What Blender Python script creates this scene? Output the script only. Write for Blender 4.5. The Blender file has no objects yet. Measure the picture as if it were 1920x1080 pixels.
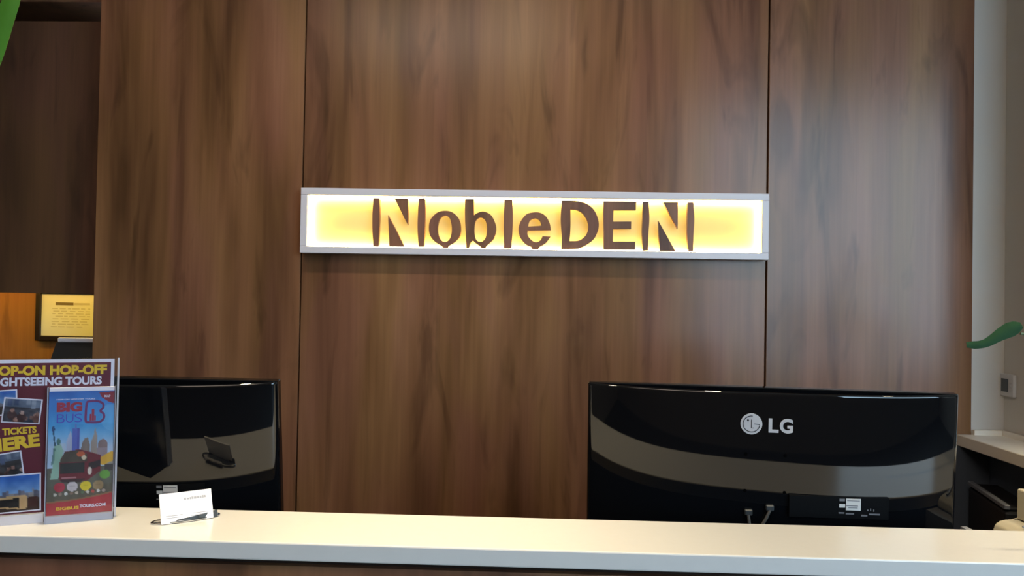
import bpy, bmesh, math, random
from mathutils import Vector, Matrix

random.seed(7)
C = bpy.context.scene
COL = C.collection

# ------------------------------------------------------------------ camera
cam_data = bpy.data.cameras.new('camera')
cam_data.sensor_width = 36.0
cam_data.lens = 1550.0 / 1920.0 * 36.0
cam_data.clip_start = 0.02
cam = bpy.data.objects.new('camera', cam_data)
COL.objects.link(cam)
right = Vector((0.99925293, 0.03446571, 0.01748421))
up = Vector((-0.01692399, -0.01647985, 0.99972096))
fwd = Vector((-0.03474423, 0.99927, 0.01588424))
m = Matrix((right, up, -fwd)).transposed().to_4x4()
m.translation = Vector((0, 0, 1.5))
cam.matrix_world = m
C.camera = cam

# ------------------------------------------------------------------ light
C.view_settings.view_transform = 'Standard'
C.view_settings.look = 'None'
C.view_settings.exposure = 0.0
C.view_settings.gamma = 1.0
C.view_settings.use_curve_mapping = False

world = bpy.data.worlds.new('daylight')
C.world = world
world.use_nodes = True
bg = world.node_tree.nodes['Background']
bg.inputs['Color'].default_value = (0.54, 0.79, 1.0, 1)
bg.inputs['Strength'].default_value = 9.8


def spot(x, y, power, z=3.52, angle=118, blend=0.85, color=(1.0, 0.76, 0.47)):
    d = bpy.data.lights.new('downlight_or_fill', 'SPOT')
    d.energy = power
    d.color = color
    d.spot_size = math.radians(angle)
    d.spot_blend = blend
    d.shadow_soft_size = 0.06
    o = bpy.data.objects.new('downlight_or_fill', d)
    o.location = (x, y, z)
    COL.objects.link(o)
    return o


def area(name, loc, rot, sx, sy, power, color):
    d = bpy.data.lights.new(name, 'AREA')
    d.shape = 'RECTANGLE'
    d.size, d.size_y = sx, sy
    d.energy = power
    d.color = color
    o = bpy.data.objects.new(name, d)
    o.location = loc
    o.rotation_euler = rot
    COL.objects.link(o)
    return o


for sx, pw in ((-0.76, 315), (0.40, 245), (1.62, 185)):
    spot(sx, 1.46, pw, angle=54, blend=0.75, color=(1.0, 0.82, 0.53))
# unseen fill spots, added to brighten the sign wall
for sx, tx, pw in ((-1.15, -1.2, 41), (-0.2, -0.2, 54), (0.6, 0.35, 38)):
    o = spot(sx, 1.25, pw, angle=58, blend=1.0, color=(1.0, 0.90, 0.80))
    o.data.shadow_soft_size = 0.05
    o.rotation_euler = (Vector((tx, 2.75, 1.75)) - Vector((sx, 1.25, 3.52))).to_track_quat('-Z', 'Y').to_euler()
area('lobby_fill_light', (-0.7, -0.9, 3.55), (0, 0, 0), 1.6, 1.2, 50, (1.0, 0.84, 0.68))  # added general fill from the lobby side, no fixture built
area('cabinet_strip_lamp', (-2.0, 3.15, 1.49), (0, 0, 0), 0.9, 0.05, 1.25, (1.0, 0.70, 0.10))
portal = area('window_portal', (3.125, -2.19, 2.19), (math.radians(90), 0, math.radians(180)), 3.55, 2.5, 10, (1, 1, 1))
portal.data.cycles.is_portal = True


# ------------------------------------------------------------------ helpers
def lin(c):
    return tuple(((v / 255.0) / 12.92 if v / 255.0 <= 0.04045 else (((v / 255.0) + 0.055) / 1.055) ** 2.4) for v in c)


def new_mat(name):
    mt = bpy.data.materials.new(name)
    mt.use_nodes = True
    nt = mt.node_tree
    return mt, nt, nt.nodes['Principled BSDF']


def plain(name, color, rough=0.5, spec=0.5, metal=0.0, coat=0.0, emit=None, strength=0.0, mottle=0.0, scale=30.0, bump=0.0):
    """Principled material whose colour is broken up by a little procedural noise."""
    mt, nt, b = new_mat(name)
    b.inputs['Base Color'].default_value = (*color, 1)
    b.inputs['Roughness'].default_value = rough
    b.inputs['Specular IOR Level'].default_value = spec
    b.inputs['Metallic'].default_value = metal
    b.inputs['Coat Weight'].default_value = coat
    b.inputs['Coat Roughness'].default_value = 0.05
    if emit:
        b.inputs['Emission Color'].default_value = (*emit, 1)
        b.inputs['Emission Strength'].default_value = strength
    if mottle or bump:
        tc = nt.nodes.new('ShaderNodeTexCoord')
        no = nt.nodes.new('ShaderNodeTexNoise')
        no.inputs['Scale'].default_value = scale
        no.inputs['Detail'].default_value = 4
        nt.links.new(tc.outputs['Object'], no.inputs['Vector'])
        if mottle:
            hs = nt.nodes.new('ShaderNodeMixRGB')
            hs.blend_type = 'MIX'
            hs.inputs[1].default_value = (*[v * (1 - mottle) for v in color], 1)
            hs.inputs[2].default_value = (*[min(1, v * (1 + mottle)) for v in color], 1)
            nt.links.new(no.outputs['Fac'], hs.inputs[0])
            nt.links.new(hs.outputs[0], b.inputs['Base Color'])
        if bump:
            bp = nt.nodes.new('ShaderNodeBump')
            bp.inputs['Strength'].default_value = bump
            bp.inputs['Distance'].default_value = 0.002
            nt.links.new(no.outputs['Fac'], bp.inputs['Height'])
            nt.links.new(bp.outputs['Normal'], b.inputs['Normal'])
    return mt


def wood(name, dark, mid, light, rough=0.4, spec=0.4, seed=0.0, stretch=0.10, streak=7.0):
    """Vertical-grain veneer: broad streaks, fine grain and a few dark flames."""
    mt, nt, b = new_mat(name)
    N, L = nt.nodes, nt.links
    geo = N.new('ShaderNodeNewGeometry')

    def mapped(sx, sy, sz, off):
        mp = N.new('ShaderNodeMapping')
        mp.inputs['Scale'].default_value = (sx, sy, sz)
        mp.inputs['Location'].default_value = (off, off * 0.7, off * 1.3)
        L.new(geo.outputs['Position'], mp.inputs['Vector'])
        return mp

    def noise(mp, scale, detail, rough_, dist=0.0):
        n = N.new('ShaderNodeTexNoise')
        n.inputs['Scale'].default_value = scale
        n.inputs['Detail'].default_value = detail
        n.inputs['Roughness'].default_value = rough_
        n.inputs['Distortion'].default_value = dist
        L.new(mp.outputs['Vector'], n.inputs['Vector'])
        return n

    broad = noise(mapped(1, 1, stretch, seed), streak, 3, 0.55, 0.4)
    fine = noise(mapped(1, 1, 0.02, seed + 3), 110, 3, 0.6)
    flame = noise(mapped(1, 1, 0.19, seed + 9), 8.5, 3, 0.55, 1.2)
    hue = noise(mapped(1, 1, 0.22, seed + 15), 6.0, 2, 0.5, 0.5)
    r1 = N.new('ShaderNodeValToRGB')
    r1.color_ramp.elements[0].position = 0.30
    r1.color_ramp.elements[0].color = (*dark, 1)
    r1.color_ramp.elements[1].position = 0.72
    r1.color_ramp.elements[1].color = (*light, 1)
    e = r1.color_ramp.elements.new(0.50)
    e.color = (*mid, 1)
    L.new(broad.outputs['Fac'], r1.inputs['Fac'])
    r2 = N.new('ShaderNodeMapRange')
    r2.inputs['From Min'].default_value = 0.3
    r2.inputs['From Max'].default_value = 0.7
    r2.inputs['To Min'].default_value = 0.92
    r2.inputs['To Max'].default_value = 1.06
    L.new(fine.outputs['Fac'], r2.inputs['Value'])
    r3 = N.new('ShaderNodeMapRange')
    r3.inputs['From Min'].default_value = 0.56
    r3.inputs['From Max'].default_value = 0.70
    r3.inputs['To Min'].default_value = 1.0
    r3.inputs['To Max'].default_value = 0.64
    L.new(flame.outputs['Fac'], r3.inputs['Value'])
    mu = N.new('ShaderNodeMath')
    mu.operation = 'MULTIPLY'
    L.new(r2.outputs[0], mu.inputs[0])
    L.new(r3.outputs[0], mu.inputs[1])
    mx = N.new('ShaderNodeMixRGB')
    mx.blend_type = 'MULTIPLY'
    mx.inputs[0].default_value = 1.0
    L.new(r1.outputs[0], mx.inputs[1])
    L.new(mu.outputs[0], mx.inputs[2])
    tint = N.new('ShaderNodeValToRGB')
    tint.color_ramp.elements[0].position = 0.36
    tint.color_ramp.elements[0].color = (0.98, 1.0, 0.86, 1)
    tint.color_ramp.elements[1].position = 0.64
    tint.color_ramp.elements[1].color = (1.0, 0.93, 1.06, 1)
    L.new(hue.outputs['Fac'], tint.inputs['Fac'])
    mt2 = N.new('ShaderNodeMixRGB')
    mt2.blend_type = 'MULTIPLY'
    mt2.inputs[0].default_value = 1.0
    L.new(mx.outputs[0], mt2.inputs[1])
    L.new(tint.outputs[0], mt2.inputs[2])
    L.new(mt2.outputs[0], b.inputs['Base Color'])
    b.inputs['Roughness'].default_value = rough
    b.inputs['Specular IOR Level'].default_value = spec
    return mt


def clear_mat(name, tint=(0.97, 0.97, 0.98), gloss=0.5, haze=0.0):
    """Clear acrylic: see-through, with a Fresnel gloss and an optional milky share."""
    mt = bpy.data.materials.new(name)
    mt.use_nodes = True
    nt = mt.node_tree
    nt.nodes.clear()
    N, L = nt.nodes, nt.links
    out = N.new('ShaderNodeOutputMaterial')
    tr = N.new('ShaderNodeBsdfTransparent')
    tr.inputs[0].default_value = (*tint, 1)
    gl = N.new('ShaderNodeBsdfGlossy')
    gl.inputs['Roughness'].default_value = 0.04
    df = N.new('ShaderNodeBsdfDiffuse')
    df.inputs[0].default_value = (0.80, 0.78, 0.85, 1)
    fr = N.new('ShaderNodeFresnel')
    fr.inputs['IOR'].default_value = 1.3
    m1 = N.new('ShaderNodeMixShader')
    m1.inputs[0].default_value = haze
    L.new(tr.outputs[0], m1.inputs[1])
    L.new(df.outputs[0], m1.inputs[2])
    m2 = N.new('ShaderNodeMixShader')
    L.new(fr.outputs[0], m2.inputs[0])
    L.new(m1.outputs[0], m2.inputs[1])
    L.new(gl.outputs[0], m2.inputs[2])
    L.new(m2.outputs[0], out.inputs['Surface'])
    return mt


def print_mat(name, rough=0.35):
    """Flat print: the ink colours are stored on the mesh."""
    mt, nt, b = new_mat(name)
    at = nt.nodes.new('ShaderNodeVertexColor')
    at.layer_name = 'ink'
    nt.links.new(at.outputs['Color'], b.inputs['Base Color'])
    b.inputs['Roughness'].default_value = rough
    b.inputs['Specular IOR Level'].default_value = 0.25
    return mt


def link(name, me, mat, parent=None, loc=None, rot=None):
    o = bpy.data.objects.new(name, me)
    COL.objects.link(o)
    if mat is not None and len(me.materials) == 0:
        for mm in (mat if isinstance(mat, (list, tuple)) else [mat]):
            me.materials.append(mm)
    if parent is not None:
        o.parent = parent
    if loc is not None:
        o.location = loc
    if rot is not None:
        o.rotation_euler = rot
    return o


def obj(name, bm, mat, parent=None, loc=None, rot=None, smooth=False):
    bmesh.ops.recalc_face_normals(bm, faces=bm.faces[:])
    me = bpy.data.meshes.new(name)
    bm.to_mesh(me)
    bm.free()
    if smooth:
        for p in me.polygons:
            p.use_smooth = True
        try:
            me.set_sharp_from_angle(angle=math.radians(40))
        except Exception:
            pass
    return link(name, me, mat, parent, loc, rot)


def thing(name, label, cat, loc=(0, 0, 0), rotz=0.0, group=None):
    o = bpy.data.objects.new(name, None)
    COL.objects.link(o)
    o.empty_display_size = 0.05
    o.location = loc
    o.rotation_euler = (0, 0, rotz)
    return tag(o, label, cat, group)


def tag(o, label, cat, group=None):
    o['label'] = label
    o['category'] = cat
    if group:
        o['group'] = group
    return o


def struct(o):
    o['kind'] = 'structure'
    return o


def add_box(bm, x0, x1, y0, y1, z0, z1, bevel=0.0, seg=2):
    r = bmesh.ops.create_cube(bm, size=1.0)
    vs = r['verts']
    bmesh.ops.scale(bm, vec=(x1 - x0, y1 - y0, z1 - z0), verts=vs)
    bmesh.ops.translate(bm, vec=((x0 + x1) / 2, (y0 + y1) / 2, (z0 + z1) / 2), verts=vs)
    if bevel > 0:
        es = list({e for v in vs for e in v.link_edges})
        bmesh.ops.bevel(bm, geom=es, offset=bevel, segments=seg, profile=0.5, affect='EDGES')
    return bm


def box(x0, x1, y0, y1, z0, z1, bevel=0.0, seg=2):
    return add_box(bmesh.new(), x0, x1, y0, y1, z0, z1, bevel, seg)


def catmull(loop, n=6, scale=1.0):
    """Loop of (x, y) smooth or (x, y, 1) corner points -> dense 2D outline."""
    pts = [Vector((q[0], q[1])) * scale for q in loop]
    cor = [len(q) > 2 for q in loop]
    k = len(pts)
    out = []
    for i in range(k):
        a, b_ = pts[i], pts[(i + 1) % k]
        if cor[i] and cor[(i + 1) % k]:
            out.append(a)
            continue
        p0 = pts[i - 1] if not cor[i] else a - (b_ - a)
        p3 = pts[(i + 2) % k] if not cor[(i + 1) % k] else b_ + (b_ - a)
        for s in range(n):
            t = s / n
            out.append(0.5 * ((2 * a) + (b_ - p0) * t + (2 * p0 - 5 * a + 4 * b_ - p3) * t * t + (3 * a - p0 - 3 * b_ + p3) * t ** 3))
    return out


def outline_mesh(name, loops, depth):
    """Filled outline (first loop, rest holes) in XZ, extruded by depth along +Y."""
    cu = bpy.data.curves.new(name, 'CURVE')
    cu.dimensions = '2D'
    cu.fill_mode = 'BOTH'
    cu.extrude = depth / 2
    for lp in loops:
        sp = cu.splines.new('POLY')
        sp.points.add(len(lp) - 1)
        for q, pt in zip(lp, sp.points):
            pt.co = (q[0], q[1], 0, 1)
        sp.use_cyclic_u = True
    return curve_to_mesh(name, cu, depth)


def curve_to_mesh(name, cu, depth=0.0):
    tmp = bpy.data.objects.new(name, cu)
    COL.objects.link(tmp)
    dg = bpy.context.evaluated_depsgraph_get()
    dg.update()
    me = bpy.data.meshes.new_from_object(tmp.evaluated_get(dg))
    bpy.data.objects.remove(tmp)
    bpy.data.curves.remove(cu)
    me.name = name
    for v in me.vertices:
        x, y, z = v.co
        v.co = (x, -z + depth / 2, y)
    me.update()
    me.materials.clear()
    return me


def text_mesh(name, s, w, h, bold=0.0, depth=0.0006):
    """Lettering fitted into w x h metres, lower-left corner at the origin, in XZ."""
    cu = bpy.data.curves.new(name, 'FONT')
    cu.body = s
    cu.size = 1.0
    cu.offset = bold
    cu.extrude = 0.02
    cu.resolution_u = 4
    me = curve_to_mesh(name, cu)
    xs = [v.co.x for v in me.vertices]
    zs = [v.co.z for v in me.vertices]
    ys = [v.co.y for v in me.vertices]
    x0, x1, z0, z1, y0, y1 = min(xs), max(xs), min(zs), max(zs), min(ys), max(ys)
    for v in me.vertices:
        v.co = ((v.co.x - x0) / (x1 - x0) * w, (v.co.y - y0) / max(1e-6, y1 - y0) * depth, (v.co.z - z0) / (z1 - z0) * h)
    me.update()
    return me


def tube(bm, pts, r, n=8, cap=True):
    pts = [Vector(q) for q in pts]
    rings = []
    for i, q in enumerate(pts):
        d = (pts[min(i + 1, len(pts) - 1)] - pts[max(i - 1, 0)]).normalized()
        a = d.cross(Vector((0, 0, 1)))
        if a.length < 1e-4:
            a = d.cross(Vector((0, 1, 0)))
        a.normalize()
        b_ = d.cross(a)
        rr = r[i] if isinstance(r, (list, tuple)) else r
        rings.append([bm.verts.new(q + (a * math.cos(2 * math.pi * k / n) + b_ * math.sin(2 * math.pi * k / n)) * rr) for k in range(n)])
    for i in range(len(rings) - 1):
        for k in range(n):
            bm.faces.new((rings[i][k], rings[i][(k + 1) % n], rings[i + 1][(k + 1) % n], rings[i + 1][k]))
    if cap:
        bm.faces.new(rings[0])
        bm.faces.new(rings[-1])
    return bm


def lathe(bm, prof, n=32, cx=0.0, cy=0.0):
    rings = []
    for r, z in prof:
        rings.append([bm.verts.new((cx + r * math.cos(2 * math.pi * k / n), cy + r * math.sin(2 * math.pi * k / n), z)) for k in range(n)])
    for i in range(len(rings) - 1):
        for k in range(n):
            bm.faces.new((rings[i][k], rings[i][(k + 1) % n], rings[i + 1][(k + 1) % n], rings[i + 1][k]))
    bm.faces.new(rings[0])
    bm.faces.new(rings[-1])
    return bm


def disc_bm(cx, cz, r, y0, y1, n=40):
    bm = bmesh.new()
    a = [bm.verts.new((cx + r * math.cos(2 * math.pi * k / n), y0, cz + r * math.sin(2 * math.pi * k / n))) for k in range(n)]
    b_ = [bm.verts.new((v.co.x, y1, v.co.z)) for v in a]
    bm.faces.new(a)
    bm.faces.new(b_)
    for k in range(n):
        bm.faces.new((a[k], a[(k + 1) % n], b_[(k + 1) % n], b_[k]))
    return bm


def strip_bm(pts, width, y0, y1):
    """Flat ribbon of constant width following pts in XZ."""
    bm = bmesh.new()
    lo, hi = [], []
    P = [Vector(q) for q in pts]
    for i, q in enumerate(P):
        d = (P[min(i + 1, len(P) - 1)] - P[max(i - 1, 0)]).normalized()
        nrm = Vector((-d.y, d.x)) * width / 2
        lo.append(q - nrm)
        hi.append(q + nrm)
    fr = [[bm.verts.new((q.x, yy, q.y)) for q in side] for side in (lo, hi) for yy in (y0, y1)]
    l0, l1, h0, h1 = fr
    for i in range(len(P) - 1):
        bm.faces.new((l0[i], l0[i + 1], h0[i + 1], h0[i]))
        bm.faces.new((l1[i], h1[i], h1[i + 1], l1[i + 1]))
        bm.faces.new((l0[i], l1[i], l1[i + 1], l0[i + 1]))
        bm.faces.new((h0[i], h0[i + 1], h1[i + 1], h1[i]))
    bm.faces.new((l0[0], h0[0], h1[0], l1[0]))
    bm.faces.new((l0[-1], l1[-1], h1[-1], h0[-1]))
    return bm


class Ink:
    """A small picture drawn in code and stored as colours on a fine grid."""

    def __init__(self, nx, ny, base=(128, 128, 128)):
        self.nx, self.ny = nx, ny
        self.px = [[tuple(base) for _ in range(nx)] for _ in range(ny)]   # row 0 at the top

    def paint(self, inside, color, soft=1.0):
        for j in range(self.ny):
            t = (j + 0.5) / self.ny
            for i in range(self.nx):
                s = (i + 0.5) / self.nx
                k = inside(s, t)
                if k:
                    k = float(k) * soft
                    c = color(s, t) if callable(color) else color
                    o = self.px[j][i]
                    self.px[j][i] = tuple(o[q] * (1 - k) + c[q] * k for q in range(3))

    def rect(self, s0, t0, s1, t1, c, soft=1.0):
        self.paint(lambda s, t: s0 <= s <= s1 and t0 <= t <= t1, c, soft)

    def oval(self, cs, ct, rs, rt, c, soft=1.0):
        self.paint(lambda s, t: ((s - cs) / rs) ** 2 + ((t - ct) / rt) ** 2 <= 1, c, soft)

    def poly(self, pts, c, soft=1.0):
        def ins(s, t):
            r = False
            j = len(pts) - 1
            for i in range(len(pts)):
                xi, yi = pts[i]
                xj, yj = pts[j]
                if (yi > t) != (yj > t) and s < (xj - xi) * (t - yi) / (yj - yi) + xi:
                    r = not r
                j = i
            return r
        self.paint(ins, c, soft)

    def blotch(self, seed, amount, cells):
        rnd = random.Random(seed)
        g = [[rnd.uniform(-amount, amount) for _ in range(cells + 1)] for _ in range(cells + 1)]
        for j in range(self.ny):
            for i in range(self.nx):
                x, y = i / self.nx * cells, j / self.ny * cells
                a, b_ = int(x), int(y)
                fx, fy = x - a, y - b_
                v = (g[b_][a] * (1 - fx) + g[b_][a + 1] * fx) * (1 - fy) + (g[b_ + 1][a] * (1 - fx) + g[b_ + 1][a + 1] * fx) * fy
                self.px[j][i] = tuple(max(0, min(255, q + v)) for q in self.px[j][i])

    def mesh(self, name, w, h):
        """Grid w x h metres in XZ facing -Y, lower-left corner at the origin."""
        nx, ny = self.nx, self.ny
        verts, cols, faces = [], [], []
        for j in range(ny):
            for i in range(nx):
                verts.append((w * i / (nx - 1), 0, h * (1 - j / (ny - 1))))
                cols.extend((*lin(self.px[j][i]), 1.0))
        for j in range(ny - 1):
            for i in range(nx - 1):
                a = j * nx + i
                faces.append((a, a + nx, a + nx + 1, a + 1))
        me = bpy.data.meshes.new(name)
        me.from_pydata(verts, [], faces)
        at = me.color_attributes.new('ink', 'FLOAT_COLOR', 'POINT')
        at.data.foreach_set('color', cols)
        me.update()
        return me


# ------------------------------------------------------------------ materials
M = {}
M['veneer'] = wood('walnut_veneer', lin((86, 57, 38)), lin((126, 87, 60)), lin((148, 106, 76)), 0.22, 0.255, 0.0)
M['veneer_b'] = wood('walnut_veneer_second_sheet', lin((86, 57, 38)), lin((124, 86, 59)), lin((146, 105, 75)), 0.22, 0.255, 5.3)
M['veneer_c'] = wood('walnut_veneer_third_sheet', lin((88, 60, 42)), lin((126, 89, 63)), lin((148, 108, 78)), 0.22, 0.255, 11.9)
M['cabinet'] = wood('cabinet_veneer', lin((74, 50, 34)), lin((96, 66, 46)), lin((108, 76, 54)), 0.5, 0.3, 2.2)
M['desk_veneer'] = wood('desk_veneer', lin((92, 62, 44)), lin((116, 80, 57)), lin((130, 92, 67)), 0.45, 0.4, 7.7)
M['niche_wood'] = wood('honey_veneer', lin((138, 88, 38)), lin((158, 104, 48)), lin((172, 116, 56)), 0.5, 0.3, 4.1)
M['letter_wood'] = wood('letter_veneer', lin((106, 72, 52)), lin((132, 91, 66)), lin((146, 103, 76)), 0.45, 0.35, 1.1)
M['post'] = plain('gap_shadow', lin((40, 28, 22)), 0.8, 0.2, mottle=0.1)
M['stone'] = plain('cream_solid_surface', (0.60, 0.59, 0.575), 0.22, 0.5, mottle=0.02, scale=60)
M['stone_side'] = plain('side_ledge_surface', lin((246, 240, 228)), 0.35, 0.4, mottle=0.03, scale=50)
M['paint'] = plain('grey_white_paint', lin((212, 207, 200)), 0.8, 0.2, mottle=0.02, scale=5, bump=0.05)
M['ceiling'] = plain('ceiling_paint', lin((205, 200, 192)), 0.9, 0.1, mottle=0.02)
M['lobby'] = plain('lobby_paint', lin((150, 138, 124)), 0.85, 0.2, mottle=0.03)
M['floor'] = plain('dark_floor_tile', lin((48, 43, 39)), 0.5, 0.4, mottle=0.15, scale=3)
M['pavement'] = plain('pavement', lin((62, 62, 64)), 0.9, 0.2, mottle=0.15)
M['white_frame'] = plain('white_lacquer', lin((212, 206, 210)), 0.4, 0.4, mottle=0.01)
M['sign_back'] = plain('sign_back_panel', (0.60, 0.50, 0.25), 0.7, 0.2, mottle=0.01)
M['led'] = plain('led_strip', (1, 0.8, 0.3), 0.5, 0.2, emit=(1.0, 0.76, 0.26), strength=72.0, mottle=0.01)
M['gloss_black'] = plain('gloss_black_plastic', (0.003, 0.0034, 0.0045), 0.03, 0.62, mottle=0.05)
M['matt_black'] = plain('matt_black_plastic', (0.012, 0.012, 0.014), 0.5, 0.3, mottle=0.08)
M['navy_black'] = plain('blue_black_laminate', (0.09, 0.108, 0.14), 0.4, 0.4, mottle=0.06)
M['hole'] = plain('screw_hole', (0.002, 0.002, 0.002), 0.9, 0.0, mottle=0.05)
M['screen'] = plain('display_glass', (0.01, 0.012, 0.015), 0.1, 0.5, mottle=0.02)
M['logo_grey'] = plain('silver_print', lin((172, 170, 174)), 0.6, 0.3, mottle=0.01)
M['logo_dark'] = plain('dark_groove', (0.03, 0.03, 0.035), 0.7, 0.2, mottle=0.01)
M['sticker'] = plain('sticker_paper', lin((205, 200, 196)), 0.6, 0.3, mottle=0.02)
M['sticker_grey'] = plain('sticker_print', lin((112, 110, 114)), 0.6, 0.3, mottle=0.05)
M['label_black'] = plain('black_label_film', (0.004, 0.004, 0.0045), 0.6, 0.06, mottle=0.05)
M['steel_grey'] = plain('grey_connector', lin((62, 64, 66)), 0.45, 0.4, metal=0.3, mottle=0.05)
M['cable'] = plain('grey_cable', lin((78, 75, 72)), 0.6, 0.3, mottle=0.05)
M['chrome'] = plain('polished_chrome', (0.75, 0.75, 0.76), 0.09, 0.5, metal=1.0, mottle=0.01)
M['card'] = plain('white_card', lin((246, 243, 245)), 0.5, 0.3, mottle=0.005)
M['card_print'] = plain('pale_grey_print', lin((178, 175, 178)), 0.6, 0.3, mottle=0.02)
M['maroon'] = plain('maroon_print', lin((98, 15, 36)), 0.4, 0.3, mottle=0.08, scale=20)
M['poster_white'] = plain('white_print', lin((232, 226, 236)), 0.45, 0.3, mottle=0.01)
M['yellow'] = plain('yellow_print', lin((232, 190, 40)), 0.45, 0.3, mottle=0.04)
M['white_ink'] = plain('white_letter_print', lin((226, 220, 232)), 0.45, 0.3, mottle=0.02)
M['red_ink'] = plain('red_letter_print', lin((158, 24, 52)), 0.45, 0.3, mottle=0.04)
M['violet_ink'] = plain('violet_outline_print', lin((76, 70, 176)), 0.45, 0.3, mottle=0.04)
M['purple_ink'] = plain('purple_outline_print', lin((112, 26, 92)), 0.45, 0.3, mottle=0.04)
M['ink'] = print_mat('printed_picture')
M['acrylic'] = clear_mat('clear_acrylic', haze=0.008)
M['acrylic_front'] = clear_mat('clear_pocket_acrylic', haze=0.02)
M['acrylic_edge'] = clear_mat('frosted_acrylic_edge', haze=0.55)
M['paper'] = plain('cream_paper', lin((236, 226, 190)), 0.7, 0.2, mottle=0.01)
M['paper_ink'] = plain('grey_document_print', lin((208, 194, 152)), 0.7, 0.2, mottle=0.04)
M['paper_dark'] = plain('dark_document_print', lin((126, 106, 70)), 0.7, 0.2, mottle=0.04)
M['frame_black'] = plain('dark_brown_frame', lin((36, 24, 18)), 0.45, 0.3, mottle=0.05)
M['beige'] = plain('beige_plastic', lin((160, 154, 138)), 0.5, 0.4, mottle=0.02)
M['grey_plastic'] = plain('grey_plastic', lin((118, 116, 116)), 0.5, 0.4, mottle=0.03)
M['rim_grey'] = plain('dark_grey_rim', lin((118, 121, 128)), 0.4, 0.4, mottle=0.03)
M['switch_white'] = plain('switch_plate_plastic', lin((208, 206, 206)), 0.45, 0.4, mottle=0.01)
M['switch_dark'] = plain('dark_switch_display', lin((66, 72, 78)), 0.3, 0.5, mottle=0.03)
M['leaf'] = plain('green_leaf', lin((30, 60, 34)), 0.65, 0.12, mottle=0.25, scale=60)
M['leaf_bright'] = plain('bright_green_leaf', lin((72, 128, 40)), 0.4, 0.4, mottle=0.25, scale=25)
M['stem'] = plain('green_stem', lin((84, 98, 76)), 0.5, 0.3, mottle=0.1)
M['pot'] = plain('white_ceramic', lin((222, 218, 210)), 0.3, 0.5, mottle=0.02)
M['soil'] = plain('dark_soil', lin((48, 36, 28)), 0.95, 0.1, mottle=0.3, bump=0.4)
M['strip_lamp'] = plain('warm_strip_lamp', (1, 0.7, 0.2), 0.5, 0.2, emit=(1.0, 0.66, 0.16), strength=4.0, mottle=0.01)

# ------------------------------------------------------------------ setting
struct(obj('floor', box(-3.3, 5.0, -2.3, 3.5, -0.1, 0.0), M['floor']))
struct(obj('ceiling', box(-3.3, 5.0, -2.3, 3.5, 3.6, 3.7), M['ceiling']))
wb = struct(obj('wall_back', box(-1.510, 1.406, 2.772, 2.90, 0.0, 3.6), M['post']))
for x0, x1, mt in ((-1.513, -0.8085, 'veneer'), (-0.8040, 0.7390, 'veneer_b'), (0.7445, 1.409, 'veneer_c')):
    obj('wood_panel', box(x0, x1, 2.75, 2.771, 0.0, 3.6, 0.0012, 1), M[mt], wb)
struct(obj('wall_back_left', box(-3.3, -1.5, 3.30, 3.40, 0.0, 3.6), M['niche_wood']))
struct(obj('wall_back_right', box(1.41, 5.0, 2.755, 2.88, 0.0, 3.6), M['paint']))
struct(obj('wall_right', box(1.515, 1.68, 2.36, 2.754, 0.0, 3.6), M['paint']))
struct(obj('wall_left', box(-3.4, -3.3, -2.3, 3.4, 0.0, 3.6), M['lobby']))
struct(obj('wall_lobby_right', box(5.0, 5.1, -2.3, 2.9, 0.0, 3.6), M['lobby']))
# street front with a glazed opening to the right of the photographer
wf = struct(obj('wall_front', box(-3.3, 1.35, -2.30, -2.20, 0.0, 3.6), M['lobby']))
obj('wall_section', box(4.90, 5.0, -2.30, -2.20, 0.0, 3.6), M['lobby'], wf)
obj('wall_section', box(1.35, 4.90, -2.30, -2.20, 3.42, 3.6), M['lobby'], wf)
obj('wall_section', box(1.35, 4.90, -2.30, -2.20, 0.0, 0.95), M['lobby'], wf)
win = struct(obj('window_1', box(1.35, 1.40, -2.28, -2.22, 0.951, 3.42), M['rim_grey']))
obj('window_frame', box(4.85, 4.90, -2.28, -2.22, 0.951, 3.42), M['rim_grey'], win)
obj('window_frame', box(1.40, 4.85, -2.28, -2.22, 3.36, 3.42), M['rim_grey'], win)
obj('window_frame', box(1.40, 4.85, -2.28, -2.22, 0.951, 1.01), M['rim_grey'], win)
struct(obj('ground_outside', box(-9, 13, -14, -2.31, -0.12, -0.02), M['pavement']))

# ------------------------------------------------------------------ reception desk
ctop = tag(obj('countertop', box(-2.2, 1.75, 1.339, 1.537, 1.0705, 1.10, 0.0025, 2), M['stone']),
           'long narrow cream counter ledge across the front, grey-white edge', 'countertop')
desk = thing('reception_desk', 'dark wood reception desk under the long cream counter ledge', 'desk', (0, 1.43, 0))
obj('front_panel', box(-2.15, 1.70, -0.070, -0.050, 0.08, 1.056), M['desk_veneer'], desk)
obj('shadow_gap', box(-2.15, 1.70, -0.055, 0.075, 1.056, 1.0705), M['post'], desk)
obj('kick_board', box(-2.13, 1.68, -0.045, -0.03, 0.0, 0.08), M['matt_black'], desk)
obj('inner_panel', box(-2.15, 1.70, 0.060, 0.075, 0.0, 1.056), M['matt_black'], desk)

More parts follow.
